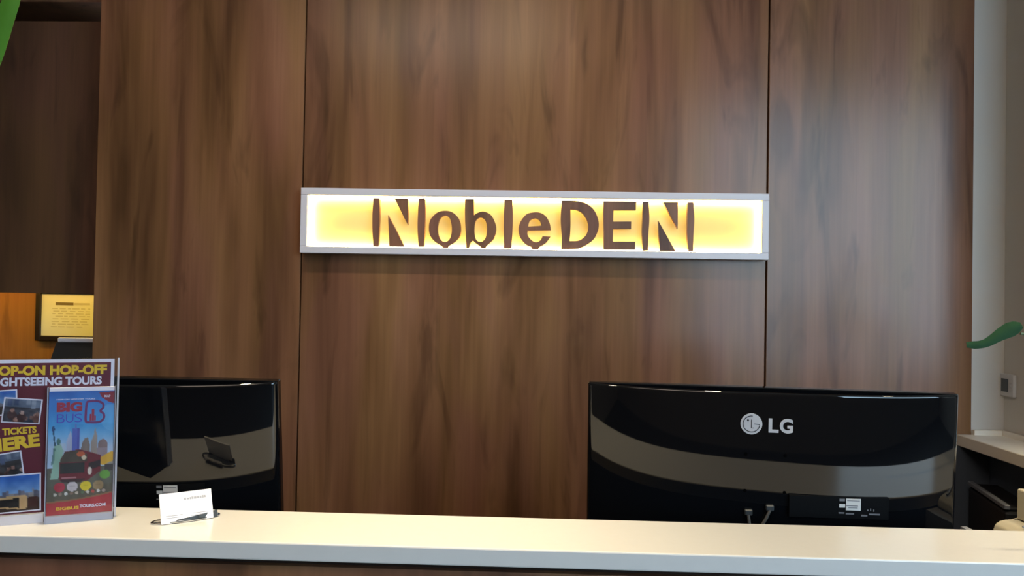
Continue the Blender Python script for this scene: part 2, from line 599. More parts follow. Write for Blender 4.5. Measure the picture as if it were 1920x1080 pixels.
work = thing('work_desk', 'black staff desk behind the reception counter, carrying the monitors', 'desk', (0, 1.515, 0))
obj('worktop', box(-2.10, 1.36, 0.0, 0.62, 0.722, 0.75, 0.002, 1), M['matt_black'], work)
obj('end_panel', box(-2.10, -2.075, 0.01, 0.60, 0.0, 0.722), M['matt_black'], work)
obj('end_panel', box(0.85, 0.875, 0.01, 0.60, 0.0, 0.722), M['matt_black'], work)
shelf = thing('desk_shelf', 'small grey shelf right behind the counter, under the beige machine', 'shelf', (1.0, 1.54, 0.75))
obj('shelf_board', box(-0.165, 0.15, 0.003, 0.105, 0.302, 0.320, 0.001, 1), M['grey_plastic'], shelf)
obj('shelf_support', box(-0.178, -0.166, 0.02, 0.102, 0.0, 0.328), M['rim_grey'], shelf)
obj('shelf_support', box(0.138, 0.150, 0.02, 0.102, 0.0, 0.301), M['rim_grey'], shelf)

side_top = tag(obj('side_countertop', box(1.362, 1.514, 1.5375, 2.748, 1.056, 1.092, 0.002, 1), M['stone_side']),
               'pale side ledge along the grey wall, running back to the wood wall', 'countertop')
back_up = obj('upstand', box(1.412, 1.500, 2.735, 2.749, 1.0905, 1.108, 0.001, 1), M['stone_side'], side_top)
obj('upstand', box(1.501, 1.513, 2.37, 2.749, 1.0905, 1.108, 0.001, 1), M['stone_side'], side_top)
side = thing('side_cabinet', 'black side cabinet below the pale ledge at the grey wall', 'cabinet', (1.432, 2.15, 0))
obj('cabinet_body', box(0.03, 0.078, -0.53, 0.595, 0.06, 1.055), M['navy_black'], side)
struct(obj('trim_2', box(1.28, 1.46, 2.735, 2.7495, 0.0, 1.055), M['navy_black']))
obj('plinth', box(0.035, 0.07, -0.52, 0.585, 0.0, 0.06), M['navy_black'], side)
sdesk = thing('side_desk', 'black low side desk in front of the side cabinet', 'desk', (1.372, 2.15, 0))
obj('worktop', box(-0.36, 0.086, 0.0, 0.58, 0.722, 0.75, 0.002, 1), M['matt_black'], sdesk)
obj('end_panel', box(-0.35, 0.084, 0.02, 0.04, 0.0, 0.722), M['matt_black'], sdesk)

# black office machine on the side worktop, with a grey rim
mach = thing('scanner', 'black box-shaped office machine with grey rim under the side ledge', 'machine', (1.398, 2.354, 0.7502), math.radians(-11))
obj('body', box(-0.14, -0.05, 0.0, 0.33, 0.0, 0.185, 0.008, 2), M['matt_black'], mach, loc=(0.05, 0, 0))
obj('lid', box(-0.135, -0.055, 0.005, 0.325, 0.186, 0.196, 0.004, 2), M['matt_black'], mach, loc=(0.05, 0, 0))
obj('rim', box(-0.007, 0.009, 0.0, 0.33, 0.190, 0.203, 0.002, 1), M['rim_grey'], mach, loc=(-0.085, 0, 0))

# ------------------------------------------------------------------ niche at the left
cab = thing('wall_cabinet', 'dark wood wall cabinet over the lit niche beside the wood wall', 'cabinet', (-2.1, 2.95, 1.50))
obj('cabinet_body', box(-0.75, 0.585, 0.02, 0.345, 0.014, 0.995), M['cabinet'], cab)
for x0, x1 in ((-0.75, -0.120), (-0.116, 0.585)):
    obj('door', box(x0, x1, 0.0, 0.019, -0.001, 0.995, 0.001, 1), M['cabinet'], cab)
obj('light_strip', box(-0.70, 0.55, 0.29, 0.325, 0.005, 0.0135), M['strip_lamp'], cab)
sof = struct(obj('trim_1', box(-3.3, -1.514, 2.96, 3.299, 2.57, 3.599), M['desk_veneer']))

bc = thing('back_counter', 'dark back counter in the lit niche at the left', 'counter', (-2.1, 3.0, 0))
obj('counter_body', box(-0.9, 0.585, -0.15, 0.295, 0.0, 0.87), M['cabinet'], bc)
obj('counter_slab', box(-0.9, 0.585, -0.17, 0.297, 0.87, 0.90, 0.002, 1), M['matt_black'], bc)

fr = thing('framed_notice', 'small framed paper notice on the amber-lit niche wall', 'picture frame', (-1.90, 3.298, 1.41), 0)
FB = [(-0.142, -0.122, -0.103, 0.105), (0.108, 0.128, -0.103, 0.105)]
for x0, x1, z0, z1 in FB:
    obj('frame_bar', box(x0, x1, -0.022, 0.0, z0, z1, 0.002, 1), M['frame_black'], fr)
for z0, z1 in ((-0.103, -0.083), (0.088, 0.105)):
    obj('frame_bar', box(-0.1215, 0.1075, -0.022, 0.0, z0, z1, 0.002, 1), M['frame_black'], fr)
sheet = obj('paper', box(-0.1215, 0.1075, -0.012, -0.002, -0.0825, 0.0875), M['paper'], fr)
bm = bmesh.new()
add_box(bm, -0.064, 0.010, -0.0126, -0.0121, 0.042, 0.053)
obj('heading', bm, M['paper_dark'], sheet)
bm = bmesh.new()
add_box(bm, 0.012, 0.078, -0.0126, -0.0121, 0.044, 0.052)
rr = random.Random(3)
for k in range(8):
    z = 0.026 - k * 0.0105
    x = -0.082 + rr.uniform(0, 0.02)
    while x < 0.075 - (0.03 if k > 4 else 0):
        w = rr.uniform(0.012, 0.034)
        add_box(bm, x, min(x + w, 0.08), -0.0126, -0.0121, z, z + 0.0042)
        x += w + rr.uniform(0.004, 0.012)
tx = obj('text_lines', bm, M['paper_ink'], sheet)
tx['kind'] = 'stuff'

pr = thing('printer', 'black printer with raised paper support, below the framed notice', 'printer', (-1.72, 3.06, 0.90), math.radians(10))
obj('body', box(-0.20, 0.18, -0.12, 0.14, 0.0, 0.20, 0.012, 2), M['matt_black'], pr)
bm = bmesh.new()
for z, xl, y in ((0.20, -0.165, 0.02), (0.412, -0.122, 0.075)):
    for xx in (xl, 0.15 if z < 0.3 else 0.115):
        for dy in (0.0, 0.012):
            bm.verts.new((xx, y + dy, z))
bm.verts.ensure_lookup_table()
bmesh.ops.convex_hull(bm, input=bm.verts[:])
sup = obj('paper_support', bm, M['matt_black'], pr)
obj('lit_top_edge', box(-0.118, 0.112, 0.073, 0.095, 0.4125, 0.430, 0.003, 1), M['poster_white'], sup)  # white bar stands in for lamplight on the black support's top

# ------------------------------------------------------------------ lit sign
LETTERS = {
    'N1': [[[(-558,1834,1),(-538,1834,1),(-536,1783),(-537,1730),(-537,1673,1),(-555,1673,1),(-559,1726),(-560,1782)]],[[(-488,1833,1),(-443,1833,1),(-442,1746,1)]],[[(-508,1778,1),(-452,1674,1),(-502,1674,1)]],[[(-407,1834,1),(-387,1835,1),(-385,1791),(-386,1732),(-387,1674,1),(-405,1674,1),(-409,1728),(-409,1793)]]],
    'o': [[[(-320,1794),(-295,1789),(-274,1769),(-266,1739),(-270,1710),(-284,1691),(-304,1678,1),(-308,1672,1),(-324,1672,1),(-328,1677,1),(-351,1691),(-366,1709),(-372,1735),(-367,1764),(-346,1787)],[(-320,1778),(-303,1768),(-296,1735),(-301,1704),(-318,1691),(-336,1703),(-343,1734),(-337,1766)]]],
    'b': [[[(-254,1834,1),(-225,1834,1),(-224,1780,1),(-210,1789),(-191,1793),(-166,1780),(-150,1743),(-156,1707),(-169,1690),(-180,1680,1),(-184,1673,1),(-196,1672,1),(-201,1678,1),(-217,1689),(-226,1696),(-234,1687),(-238,1672,1),(-247,1672,1),(-251,1734),(-254,1786)],[(-202,1774),(-186,1764),(-180,1735),(-185,1705),(-200,1693),(-217,1703),(-222,1734),(-218,1762)]]],
    'l': [[[(-124,1833,1),(-99,1834,1),(-96,1789),(-96,1745),(-99,1673,1),(-123,1673,1),(-125,1744),(-125,1788)]]],
    'e': [[[(30,1735,1),(26,1757),(14,1779),(-4,1791),(-24,1793),(-49,1787),(-67,1767),(-76,1741),(-73,1717),(-61,1696),(-47,1684),(-34,1679,1),(-31,1672,1),(-10,1672,1),(-6,1679,1),(14,1692),(29,1714,1),(3,1715,1),(-4,1701),(-20,1695),(-37,1705),(-46,1719),(-47,1733,1)],[(-45,1746,1),(-40,1765),(-23,1774),(-8,1767),(0,1749,1)]]],
    'D': [[[(64,1833,1),(105,1832),(139,1826),(167,1807),(183,1776),(186,1745),(174,1712),(152,1691),(125,1677),(107,1674,1),(65,1673,1),(66,1712),(62,1774)],[(93,1805,1),(116,1802),(140,1784),(153,1751),(146,1722),(124,1703),(92,1700,1),(94,1747)]]],
    'E': [[[(201,1832,1),(308,1832,1),(307,1805,1),(234,1804,1),(233,1766,1),(292,1767,1),(292,1743,1),(233,1741,1),(233,1701,1),(307,1702,1),(306,1675,1),(203,1674,1),(203,1742),(201,1794)]]],
    'N2': [[[(329,1833,1),(348,1833,1),(351,1778),(349,1733),(348,1673,1),(331,1672,1),(328,1733),(329,1785)]],[[(395,1832,1),(443,1833,1),(443,1745,1)]],[[(380,1771,1),(437,1672,1),(386,1672,1)]],[[(474,1832,1),(493,1832,1),(497,1780),(495,1729),(494,1673,1),(479,1673,1),(474,1728),(474,1787)]]],
}
SX, SZ = -0.031, 1.755
sign = thing('lit_sign', 'long white-framed lit sign with brown letters on the wood wall', 'sign', (SX, 2.7495, SZ))
# face frame: outer -0.7655..0.767 by -0.107..0.107, bars 22 mm wide, mitred into four pieces
ox0, ox1, oz0, oz1, bw = -0.7665, 0.7665, -0.1075, 0.1075, 0.0225
obj('frame_bar', box(ox0, ox1, -0.0495, 0.0, oz1 - bw, oz1, 0.002, 2), M['white_frame'], sign)
obj('frame_bar', box(ox0, ox1, -0.0495, 0.0, oz0, oz0 + bw, 0.002, 2), M['white_frame'], sign)
obj('frame_bar', box(ox0, ox0 + bw, -0.0493, 0.0, oz0 + bw, oz1 - bw, 0.002, 2), M['white_frame'], sign)
obj('frame_bar', box(ox1 - bw, ox1, -0.0493, 0.0, oz0 + bw, oz1 - bw, 0.002, 2), M['white_frame'], sign)
obj('back_panel', box(ox0 + bw, ox1 - bw, -0.004, 0.0, oz0 + bw, oz1 - bw), M['sign_back'], sign)
ix0, ix1, iz0, iz1 = ox0 + bw, ox1 - bw, oz0 + bw, oz1 - bw
for x0, x1, z0, z1 in ((ix0, ix1, iz1 - 0.003, iz1 - 0.0002), (ix0, ix1, iz0 + 0.0002, iz0 + 0.003),
                       (ix0 + 0.0002, ix0 + 0.003, iz0 + 0.004, iz1 - 0.004), (ix1 - 0.003, ix1 - 0.0002, iz0 + 0.004, iz1 - 0.004)):
    obj('light_strip', box(x0, x1, -0.016, -0.008, z0, z1), M['led'], sign)
for key, pieces in LETTERS.items():
    for pc in pieces:
        loops = [[q - Vector((SX, SZ)) for q in catmull(lp, 7, 0.001)] for lp in pc]
        me = outline_mesh('letter', loops, 0.020)
        link('letter' if len(pieces) == 1 else 'letter_piece', me, M['letter_wood'], sign, loc=(0, -0.0385, 0))


# ------------------------------------------------------------------ monitors
def monitor(label, corner, yaw, lean, left_side, width=0.717, height=0.335):
    """Black monitor seen from behind; corner is its upper back corner (left one, or the other)."""
    root = thing('computer_monitor', label, 'monitor', (corner[0], corner[1], 0.75), yaw, 'black monitors on the reception desk')
    off = 0.0 if left_side else -width
    zt = corner[2] - 0.75
    # local frame of the housing: x along the width, z up its face, y away from the camera; origin at the top edge
    hw = width / 2
    nx, nz = 48, 14

    def bulge(u):
        return 0.050 * (abs(u) ** 3 - 1.0)
    bm = bmesh.new()
    rim = 0.0045
    grid = []
    zs = [0.0, -0.0004, -0.0012, -0.0025, -rim, -rim * 1.2, -rim * 1.8] + [-(rim + (height - 2 * rim) * k / nz) for k in range(1, nz)] + [-(height - rim * 1.5), -(height - rim), -(height - 0.006), -(height - 0.002), -height]
    us = [-1, -0.997, -0.99, -0.98, -0.975] + [-0.97 + 1.94 * k / nx for k in range(nx + 1)] + [0.975, 0.98, 0.99, 0.997, 1]

    def edge(d, r):
        return 0.0 if d >= r else r - math.sqrt(max(0.0, r * r - (r - d) ** 2))
    for z in zs:
        row = []
        for u in us:
            y = bulge(u) + edge(min(-z, height + z), rim) * 0.9 + edge((1 - abs(u)) * hw, 0.008) * 0.9
            row.append(bm.verts.new((off + hw + u * hw, y, z)))
        grid.append(row)
    for j in range(len(zs) - 1):
        for i in range(len(us) - 1):
            bm.faces.new((grid[j][i], grid[j][i + 1], grid[j + 1][i + 1], grid[j + 1][i]))
    hous = obj('back_cover', bm, M['gloss_black'], root, smooth=True)
    hous.location = (0, 0, zt)
    hous.rotation_euler = (lean, 0, 0)
    # front shell closes the housing towards the screen side
    bm = box(off, off + width, 0.0085, 0.028, -height, 0.0, 0.002, 1)
    fs = obj('bezel', bm, M['gloss_black'], root)
    fs.location, fs.rotation_euler = hous.location, hous.rotation_euler
    obj('screen', box(off + 0.012, off + width - 0.012, 0.0282, 0.0292, -height + 0.018, -0.012), M['screen'], fs)
    # what is fixed on the bulging cover: moved onto its middle, the rating label turned along its curve
    base = Matrix.Translation((off * 0.030 - 0.003, -0.050, 0.005)) @ Matrix.Diagonal((0.970, 1.0, 0.970, 1.0))

    def fit(o, at=(0, 0, 0)):
        o.matrix_local = base @ Matrix.Translation(at)
        return o

    def fit_label(o):
        p0 = Vector((off + 0.412, 0, 0))
        o.matrix_local = base @ Matrix.Translation(p0 + Vector((0, -0.0058, 0))) @ Matrix.Rotation(math.radians(4.4), 4, 'Z') @ Matrix.Translation(-p0)
        return o
    # logo: silver disc with grooves, then two letters
    lx, lz = off + 0.3360, -0.0690
    fit(obj('logo_disc', disc_bm(lx, lz, 0.0212, -0.0012, 0.0006), M['logo_grey'], hous))
    yf0, yf1 = -0.0018, -0.0010
    R = 0.0162
    arc = [(lx + R * math.cos(math.radians(a)), lz + R * math.sin(math.radians(a))) for a in range(82, 361, 6)]
    fit(obj('logo_groove', strip_bm(arc + [(lx + 0.0055, lz)], 0.0016, yf0, yf1), M['logo_dark'], hous))
    fit(obj('logo_groove', strip_bm([(lx, lz + 0.0090), (lx, lz - 0.0080), (lx + 0.0042, lz - 0.0080)], 0.0016, yf0, yf1), M['logo_dark'], hous))
    fit(obj('logo_dot', disc_bm(lx - 0.0068, lz + 0.0072, 0.0021, yf0, yf1, 16), M['logo_dark'], hous))
    me = text_mesh('logo_letter', 'L', 0.0195, 0.0285, 0.035, 0.0014)
    fit(link('logo_letter', me, M['logo_grey'], hous), (off + 0.3695, -0.0012, -0.0850))
    me = text_mesh('logo_letter', 'G', 0.0255, 0.0295, 0.035, 0.0014)
    fit(link('logo_letter', me, M['logo_grey'], hous), (off + 0.3910, -0.0012, -0.0855))
    for vx, vz in ((0.3262, -0.131), (0.4030, -0.131), (0.3262, -0.206), (0.4030, -0.206)):
        fit(obj('screw_hole', disc_bm(off + vx, vz, 0.0034, -0.0006, 0.001, 14), M['hole'], hous))
    # black rating label with pale stickers
    fit_label(obj('rating_label', box(off + 0.412, off + 0.604, -0.0006, 0.009, -0.252, -0.2085), M['label_black'], hous))
    st = [(0.5215, 0.5500, -0.2352, -0.2115), (0.5085, 0.5200, -0.2300, -0.2228)]
    for x0, x1, z0, z1 in st:
        fit_label(obj('sticker', box(off + x0, off + x1, -0.0012, -0.0005, z0, z1), M['sticker'], hous))
    for x0, x1, z0, z1 in ((0.5235, 0.5480, -0.2162, -0.2148), (0.5222, 0.5445, -0.2266, -0.2250), (0.5260, 0.5440, -0.2305, -0.2290),
                           (0.5085, 0.5190, -0.2168, -0.2120), (0.5075, 0.5185, -0.2420, -0.2392), (0.5215, 0.5370, -0.2432, -0.2404),
                           (0.5510, 0.5630, -0.2462, -0.2430), (0.5660, 0.5870, -0.2430, -0.2400), (0.5620, 0.5650, -0.2350, -0.2325),
                           (0.5680, 0.5700, -0.2350, -0.2300), (0.5740, 0.5760, -0.2360, -0.2320)):
        fit_label(obj('label_print', box(off + x0, off + x1, -0.0017, -0.0011, z0, z1), M['sticker_grey'], hous))
    # connectors and cables at the lower middle
    for cx, cz, ex, ez in ((0.3335, -0.249, 0.339, -0.300), (0.3750, -0.2375, 0.352, -0.300)):
        fit(obj('plug', box(off + cx - 0.008, off + cx + 0.008, -0.008, 0.0005, cz - 0.006, cz + 0.006, 0.002, 1), M['steel_grey'], hous))
        bm = bmesh.new()
        tube(bm, [(off + cx, -0.006, cz - 0.004), (off + cx + (ex - cx) * 0.3, -0.008, cz - 0.02), (off + ex, -0.006, ez + 0.01), (off + ex, -0.004, ez - 0.05)], 0.0032, 8)
        fit(obj('cable', bm, M['cable'], hous, smooth=True))
    # foot and neck on the worktop
    cx = off + hw
    ybase = math.sin(lean) * height * 0.75 + 0.045
    bm = lathe(bmesh.new(), [(0.125, 0.0), (0.125, 0.006), (0.118, 0.012), (0.0, 0.013)][:3], 36, cx, ybase)
    obj('stand_base', bm, M['gloss_black'], root, smooth=True)
    bm = box(cx - 0.035, cx + 0.035, ybase - 0.010, ybase + 0.016, 0.012, zt - height * math.cos(lean) + 0.05, 0.004, 2)
    obj('stand_neck', bm, M['gloss_black'], root)
    return root


monitor('black monitor with full silver disc logo, behind the middle of the counter', (0.101, 1.72, 1.334), math.atan2(-0.091, 0.711), math.radians(4.1), True)
monitor('black monitor half hidden behind the tour poster stand', (-0.519, 1.62, 1.332), 0.0, math.radians(8.4), False)

# ------------------------------------------------------------------ poster stand with tour brochure
HL = (-0.762, 1.471, 1.1002)
HR = math.radians(25.8)
hold = thing('sign_holder', 'clear acrylic poster stand with a leaflet pocket on the counter', 'stand', HL, HR)
W = 0.232
obj('front_sheet', box(-W, 0.0, -0.0040, -0.0020, 0.0, 0.285), M['acrylic'], hold)
obj('rear_sheet', box(-W, 0.0, 0.0010, 0.0030, 0.0, 0.285), M['acrylic'], hold)
obj('side_edge', box(0.0002, 0.0032, -0.0040, 0.0030, 0.0, 0.285), M['acrylic_edge'], hold)
obj('bottom_edge', box(-W, -0.1105, -0.0065, -0.0042, 0.0, 0.0160), M['acrylic_edge'], hold)
obj('foot', box(-W, 0.0, 0.0032, 0.060, 0.0, 0.003), M['acrylic'], hold)
pk = obj('pocket', box(-0.1085, -0.0008, -0.0200, -0.0185, 0.0, 0.236), M['acrylic_front'], hold)
obj('pocket_side', box(-0.1085, -0.1070, -0.0184, -0.0042, 0.0, 0.236), M['acrylic_edge'], hold)
obj('pocket_side', box(-0.0022, -0.0008, -0.0184, -0.0042, 0.0, 0.236), M['acrylic_edge'], hold)
obj('pocket_floor', box(-0.1068, -0.0024, -0.0184, -0.0042, 0.0, 0.0120), M['acrylic_edge'], hold)

poster = thing('poster', 'maroon bus tour poster with yellow lettering in a clear stand', 'poster', HL, HR)
sheet = obj('poster_sheet', box(-0.2290, -0.0050, -0.0008, 0.0, 0.0170, 0.2835), M['poster_white'], poster)
obj('poster_ground', box(-0.2230, -0.0105, -0.0012, -0.0009, 0.0172, 0.2775), M['maroon'], sheet)


def lettering(parent, name, s, x, z, w, h, mat, ang=0.0, bold=0.03, y=-0.0019):
    me = text_mesh(name, s, w, h, bold, 0.0004)
    return link(name, me, M[mat], parent, loc=(x, y, z), rot=(0, -ang, 0))


lettering(sheet, 'yellow_title', 'HOP-ON HOP-OFF', -0.1995, 0.2560, 0.1825, 0.0172, 'yellow', bold=0.052)
lettering(sheet, 'white_title', 'SIGHTSEEING TOURS', -0.1945, 0.2378, 0.1695, 0.0150, 'white_ink', bold=0.042)
lettering(sheet, 'yellow_lettering', 'TICKETS', -0.1762, 0.1535, 0.0515, 0.0122, 'yellow', math.radians(2.6), 0.045)
lettering(sheet, 'yellow_lettering', 'HERE', -0.1990, 0.1240, 0.0810, 0.0225, 'yellow', math.radians(6.0), 0.05)


def crowd_photo(seed, base):
    k = Ink(34, 26, base)
    k.rect(0, 0, 1, 0.35, (96, 104, 122))
    rnd = random.Random(seed)
    for _ in range(5):
        x = rnd.uniform(0, 1)
        k.rect(x, 0, x + 0.12, rnd.uniform(0.2, 0.5), rnd.choice([(70, 80, 110), (130, 136, 150), (50, 52, 60)]), 0.8)
    for _ in range(9):
        x, y = rnd.uniform(0.02, 0.98), rnd.uniform(0.45, 0.95)
        k.oval(x, y + 0.16, 0.13, 0.20, rnd.choice([(28, 26, 32), (60, 34, 32), (36, 42, 58), (96, 60, 52)]), 0.9)
        k.oval(x, y - 0.05, 0.055, 0.085, rnd.choice([(166, 120, 104), (186, 150, 136), (120, 84, 72)]), 0.85)
    k.blotch(seed, 22, 8)
    return k


def sky_photo(seed, bus):
    k = Ink(44, 34, (60, 70, 60))
    k.paint(lambda s, t: t < 0.55, lambda s, t: (44 + 150 * t, 92 + 120 * t, 170 + 40 * t))
    rnd = random.Random(seed)
    x = 0.0
    while x < 1:
        w = rnd.uniform(0.03, 0.08)
        k.rect(x, 0.52 - rnd.uniform(0.0, 0.16), x + w, 0.66, rnd.choice([(120, 110, 118), (92, 88, 100), (148, 136, 132)]), 0.9)
        x += w
    k.rect(0, 0.64, 1, 1, (62, 44, 34))
    if bus:
        k.poly([(0.18, 0.60), (0.62, 0.55), (0.78, 0.58), (0.78, 0.92), (0.68, 0.94), (0.18, 0.86)], (196, 158, 112))
        k.poly([(0.20, 0.67), (0.64, 0.62), (0.64, 0.90), (0.20, 0.82)], (34, 28, 26))
        k.rect(0.80, 0.62, 0.95, 0.92, (70, 38, 30))
        k.rect(0.0, 0.56, 0.14, 0.95, (54, 50, 72))
    k.blotch(seed, 16, 9)
    return k


def photo(ink, x, z, w, h, ang, y):
    ph = obj('photo', box(0, w, 0, 0.0003, 0, h), M['poster_white'], sheet, loc=(x, y, z), rot=(0, -ang, 0))
    b_ = 0.0022
    me = ink.mesh('photo', w - 2 * b_, h - 2 * b_)
    me.transform(Matrix.Translation((b_, -0.00015, b_)))
    me.materials.append(M['poster_white'])
    me.materials.append(M['ink'])
    me.polygons.foreach_set('material_index', [1] * len(me.polygons))
    bm = bmesh.new()
    bm.from_mesh(me)
    r = bmesh.ops.create_cube(bm, size=1.0)
    bmesh.ops.scale(bm, vec=(w, 0.0003, h), verts=r['verts'])
    bmesh.ops.translate(bm, vec=(w / 2, 0.00015, h / 2), verts=r['verts'])
    bm.to_mesh(me)
    bm.free()
    ph.data = me
    return ph


photo(sky_photo(5, False), -0.2130, 0.1860, 0.0590, 0.0440, math.radians(2.5), -0.0016)
photo(crowd_photo(2, (60, 58, 66)), -0.1790, 0.1762, 0.0585, 0.0436, math.radians(-5.8), -0.0020)
photo(crowd_photo(11, (52, 48, 50)), -0.2000, 0.0770, 0.0590, 0.0420, math.radians(8.0), -0.0016)
photo(sky_photo(8, True), -0.2040, 0.0190, 0.0890, 0.0655, math.radians(1.2), -0.0020)

# brochure standing in the pocket
br = thing('brochure', 'blue tour brochure with red lettering in the clear leaflet pocket', 'brochure', HL, HR)
BW, BH = 0.1030, 0.2155
BX, BZ = -0.1062, 0.0125
pages = obj('pages', box(BX + 0.0005, BX + BW, -0.0128, -0.0070, BZ, BZ + BH + 0.0065), M['poster_white'], br)
k = Ink(82, 168, (70, 130, 190))


def sky(s, t):
    a = min(1.0, t / 0.46)
    c0, c1, c2 = (34, 92, 170), (62, 150, 205), (176, 192, 214)
    if a < 0.6:
        q = a / 0.6
        return tuple(c0[i] * (1 - q) + c1[i] * q + 14 * s for i in range(3))
    q = (a - 0.6) / 0.4
    return tuple(c1[i] * (1 - q) + c2[i] * q for i in range(3))


k.paint(lambda s, t: t < 0.62, sky)
k.rect(0, 0.62, 1, 1, (92, 88, 74))
k.paint(lambda s, t: s > 0.80 and 0.12 < t < 0.36 and ((s - 1.0) / 0.22) ** 2 + ((t - 0.22) / 0.12) ** 2 < 1, (126, 186, 222), 0.45)
# skyline
k.poly([(0.27, 0.56), (0.28, 0.42), (0.31, 0.36), (0.34, 0.32), (0.36, 0.37), (0.37, 0.56)], (176, 176, 196))
k.rect(0.37, 0.305, 0.475, 0.50, (92, 104, 180))
k.rect(0.445, 0.305, 0.475, 0.50, (82, 84, 160))
k.rect(0.40, 0.27, 0.43, 0.31, (104, 120, 190))
k.poly([(0.49, 0.56), (0.51, 0.43), (0.55, 0.39), (0.60, 0.38), (0.63, 0.44), (0.64, 0.60)], (128, 108, 96))
k.poly([(0.63, 0.60), (0.65, 0.42), (0.69, 0.36), (0.71, 0.30), (0.74, 0.37), (0.75, 0.60)], (158, 138, 126))
k.oval(0.83, 0.455, 0.075, 0.055, (134, 106, 102))
k.rect(0.75, 0.47, 0.90, 0.56, (150, 128, 132))
k.rect(0.18, 0.42, 0.27, 0.50, (178, 184, 196), 0.7)
# pale green standing statue, arm raised
k.poly([(0.075, 0.335), (0.095, 0.335), (0.125, 0.44), (0.105, 0.45)], (36, 74, 96))
k.oval(0.083, 0.305, 0.022, 0.028, (28, 66, 112))
k.oval(0.165, 0.408, 0.030, 0.028, (70, 110, 104))
k.poly([(0.10, 0.44), (0.20, 0.43), (0.24, 0.48), (0.22, 0.60), (0.17, 0.71), (0.05, 0.71), (0.10, 0.56)], (146, 178, 156))
k.poly([(0.09, 0.46), (0.12, 0.46), (0.10, 0.58), (0.06, 0.60)], (66, 104, 96), 0.7)
# taxis and street at the right
k.rect(0.86, 0.54, 1.0, 0.66, (150, 140, 130))
k.poly([(0.77, 0.60), (0.80, 0.55), (0.97, 0.50), (1.0, 0.51), (1.0, 0.58), (0.84, 0.615)], (222, 166, 44))
k.rect(0.86, 0.61, 1.0, 0.66, (58, 48, 44))
# bus
k.poly([(0.19, 0.56), (0.26, 0.49), (0.48, 0.475), (0.80, 0.53), (0.80, 0.66), (0.60, 0.735), (0.22, 0.735), (0.18, 0.70)], (112, 22, 32))
k.poly([(0.20, 0.56), (0.26, 0.495), (0.46, 0.48), (0.60, 0.52), (0.60, 0.58), (0.20, 0.58)], (74, 60, 44))
k.oval(0.50, 0.515, 0.06, 0.022, (190, 88, 46))
k.oval(0.55, 0.545, 0.035, 0.02, (214, 190, 158))
k.rect(0.20, 0.585, 0.56, 0.665, (30, 30, 24))
k.poly([(0.62, 0.59), (0.80, 0.57), (0.80, 0.62), (0.62, 0.65)], (40, 24, 22))
k.oval(0.64, 0.655, 0.03, 0.03, (226, 206, 190))
k.rect(0.22, 0.695, 0.44, 0.708, (206, 150, 150), 0.7)
k.poly([(0.20, 0.715), (0.58, 0.715), (0.50, 0.745), (0.24, 0.74)], (44, 30, 26), 0.8)
k.paint(lambda s, t: t > 0.765 + 0.0 * s, (82, 70, 48), 0.35)
k.oval(0.875, 0.690, 0.080, 0.036, (98, 152, 52))
for cs, c in ((0.195, (176, 40, 58)), (0.385, (214, 200, 200)), (0.585, (224, 196, 34)), (0.775, (154, 124, 84))):
    k.oval(cs, 0.775, 0.082, 0.039, c)
    k.rect(cs - 0.04, 0.768, cs + 0.04, 0.776, tuple(v * 0.84 for v in c), 0.8)
for q in range(10):
    k.oval(0.13 + q * 0.081, 0.832 - 0.0012 * q, 0.026, 0.013, [(196, 186, 172), (150, 120, 104), (220, 216, 208), (140, 110, 90), (200, 180, 160), (92, 112, 80), (212, 200, 188), (190, 70, 60), (216, 210, 204), (172, 150, 140)][q])
k.paint(lambda s, t: t > 0.895 - 0.055 * s * s, (172, 44, 50))
k.paint(lambda s, t: 0.885 - 0.055 * s * s < t < 0.897 - 0.055 * s * s, (150, 104, 66), 0.8)
k.poly([(0.76, 0.02), (1.0, 0.012), (1.0, 0.112), (0.90, 0.095), (0.80, 0.06)], (140, 24, 42))
k.blotch(4, 9, 14)
me = k.mesh('cover', BW, BH)
cov = link('cover', me, M['ink'], br, loc=(BX, -0.0132, BZ))


def on_cover(name, s, s0, t0, s1, t1, mat, bold=0.03):
    w, h = (s1 - s0) * BW, (t1 - t0) * BH
    me = text_mesh(name, s, w, h, bold, 0.0003)
    return link(name, me, M[mat], cov, loc=(s0 * BW, -0.0006, BH * (1 - t1)))


on_cover('red_lettering', 'BIG', 0.120, 0.088, 0.505, 0.168, 'red_ink', 0.06)
# outlined second word: three thin violet letter outlines
for ch, s0, s1 in (('B', 0.125, 0.245), ('U', 0.262, 0.375), ('S', 0.392, 0.505)):
    on_cover('violet_lettering', ch, s0, 0.184, s1, 0.254, 'violet_ink', -0.012)
on_cover('white_lettering', 'HOP-ON HOP-OFF TOURS', 0.115, 0.060, 0.70, 0.071, 'white_ink', 0.02)
on_cover('white_lettering', 'MAP', 0.845, 0.037, 0.935, 0.057, 'white_ink', 0.02)
on_cover('yellow_lettering', 'BIGBUS', 0.150, 0.936, 0.490, 0.962, 'yellow', 0.04)
on_cover('white_lettering', 'TOURS.COM', 0.500, 0.926, 0.900, 0.952, 'white_ink', 0.04)
# letter-shaped emblem: rounded outline with a small red tower inside


def cov_pts(pts):
    return [(a * BW, BH * (1 - b_)) for a, b_ in pts]


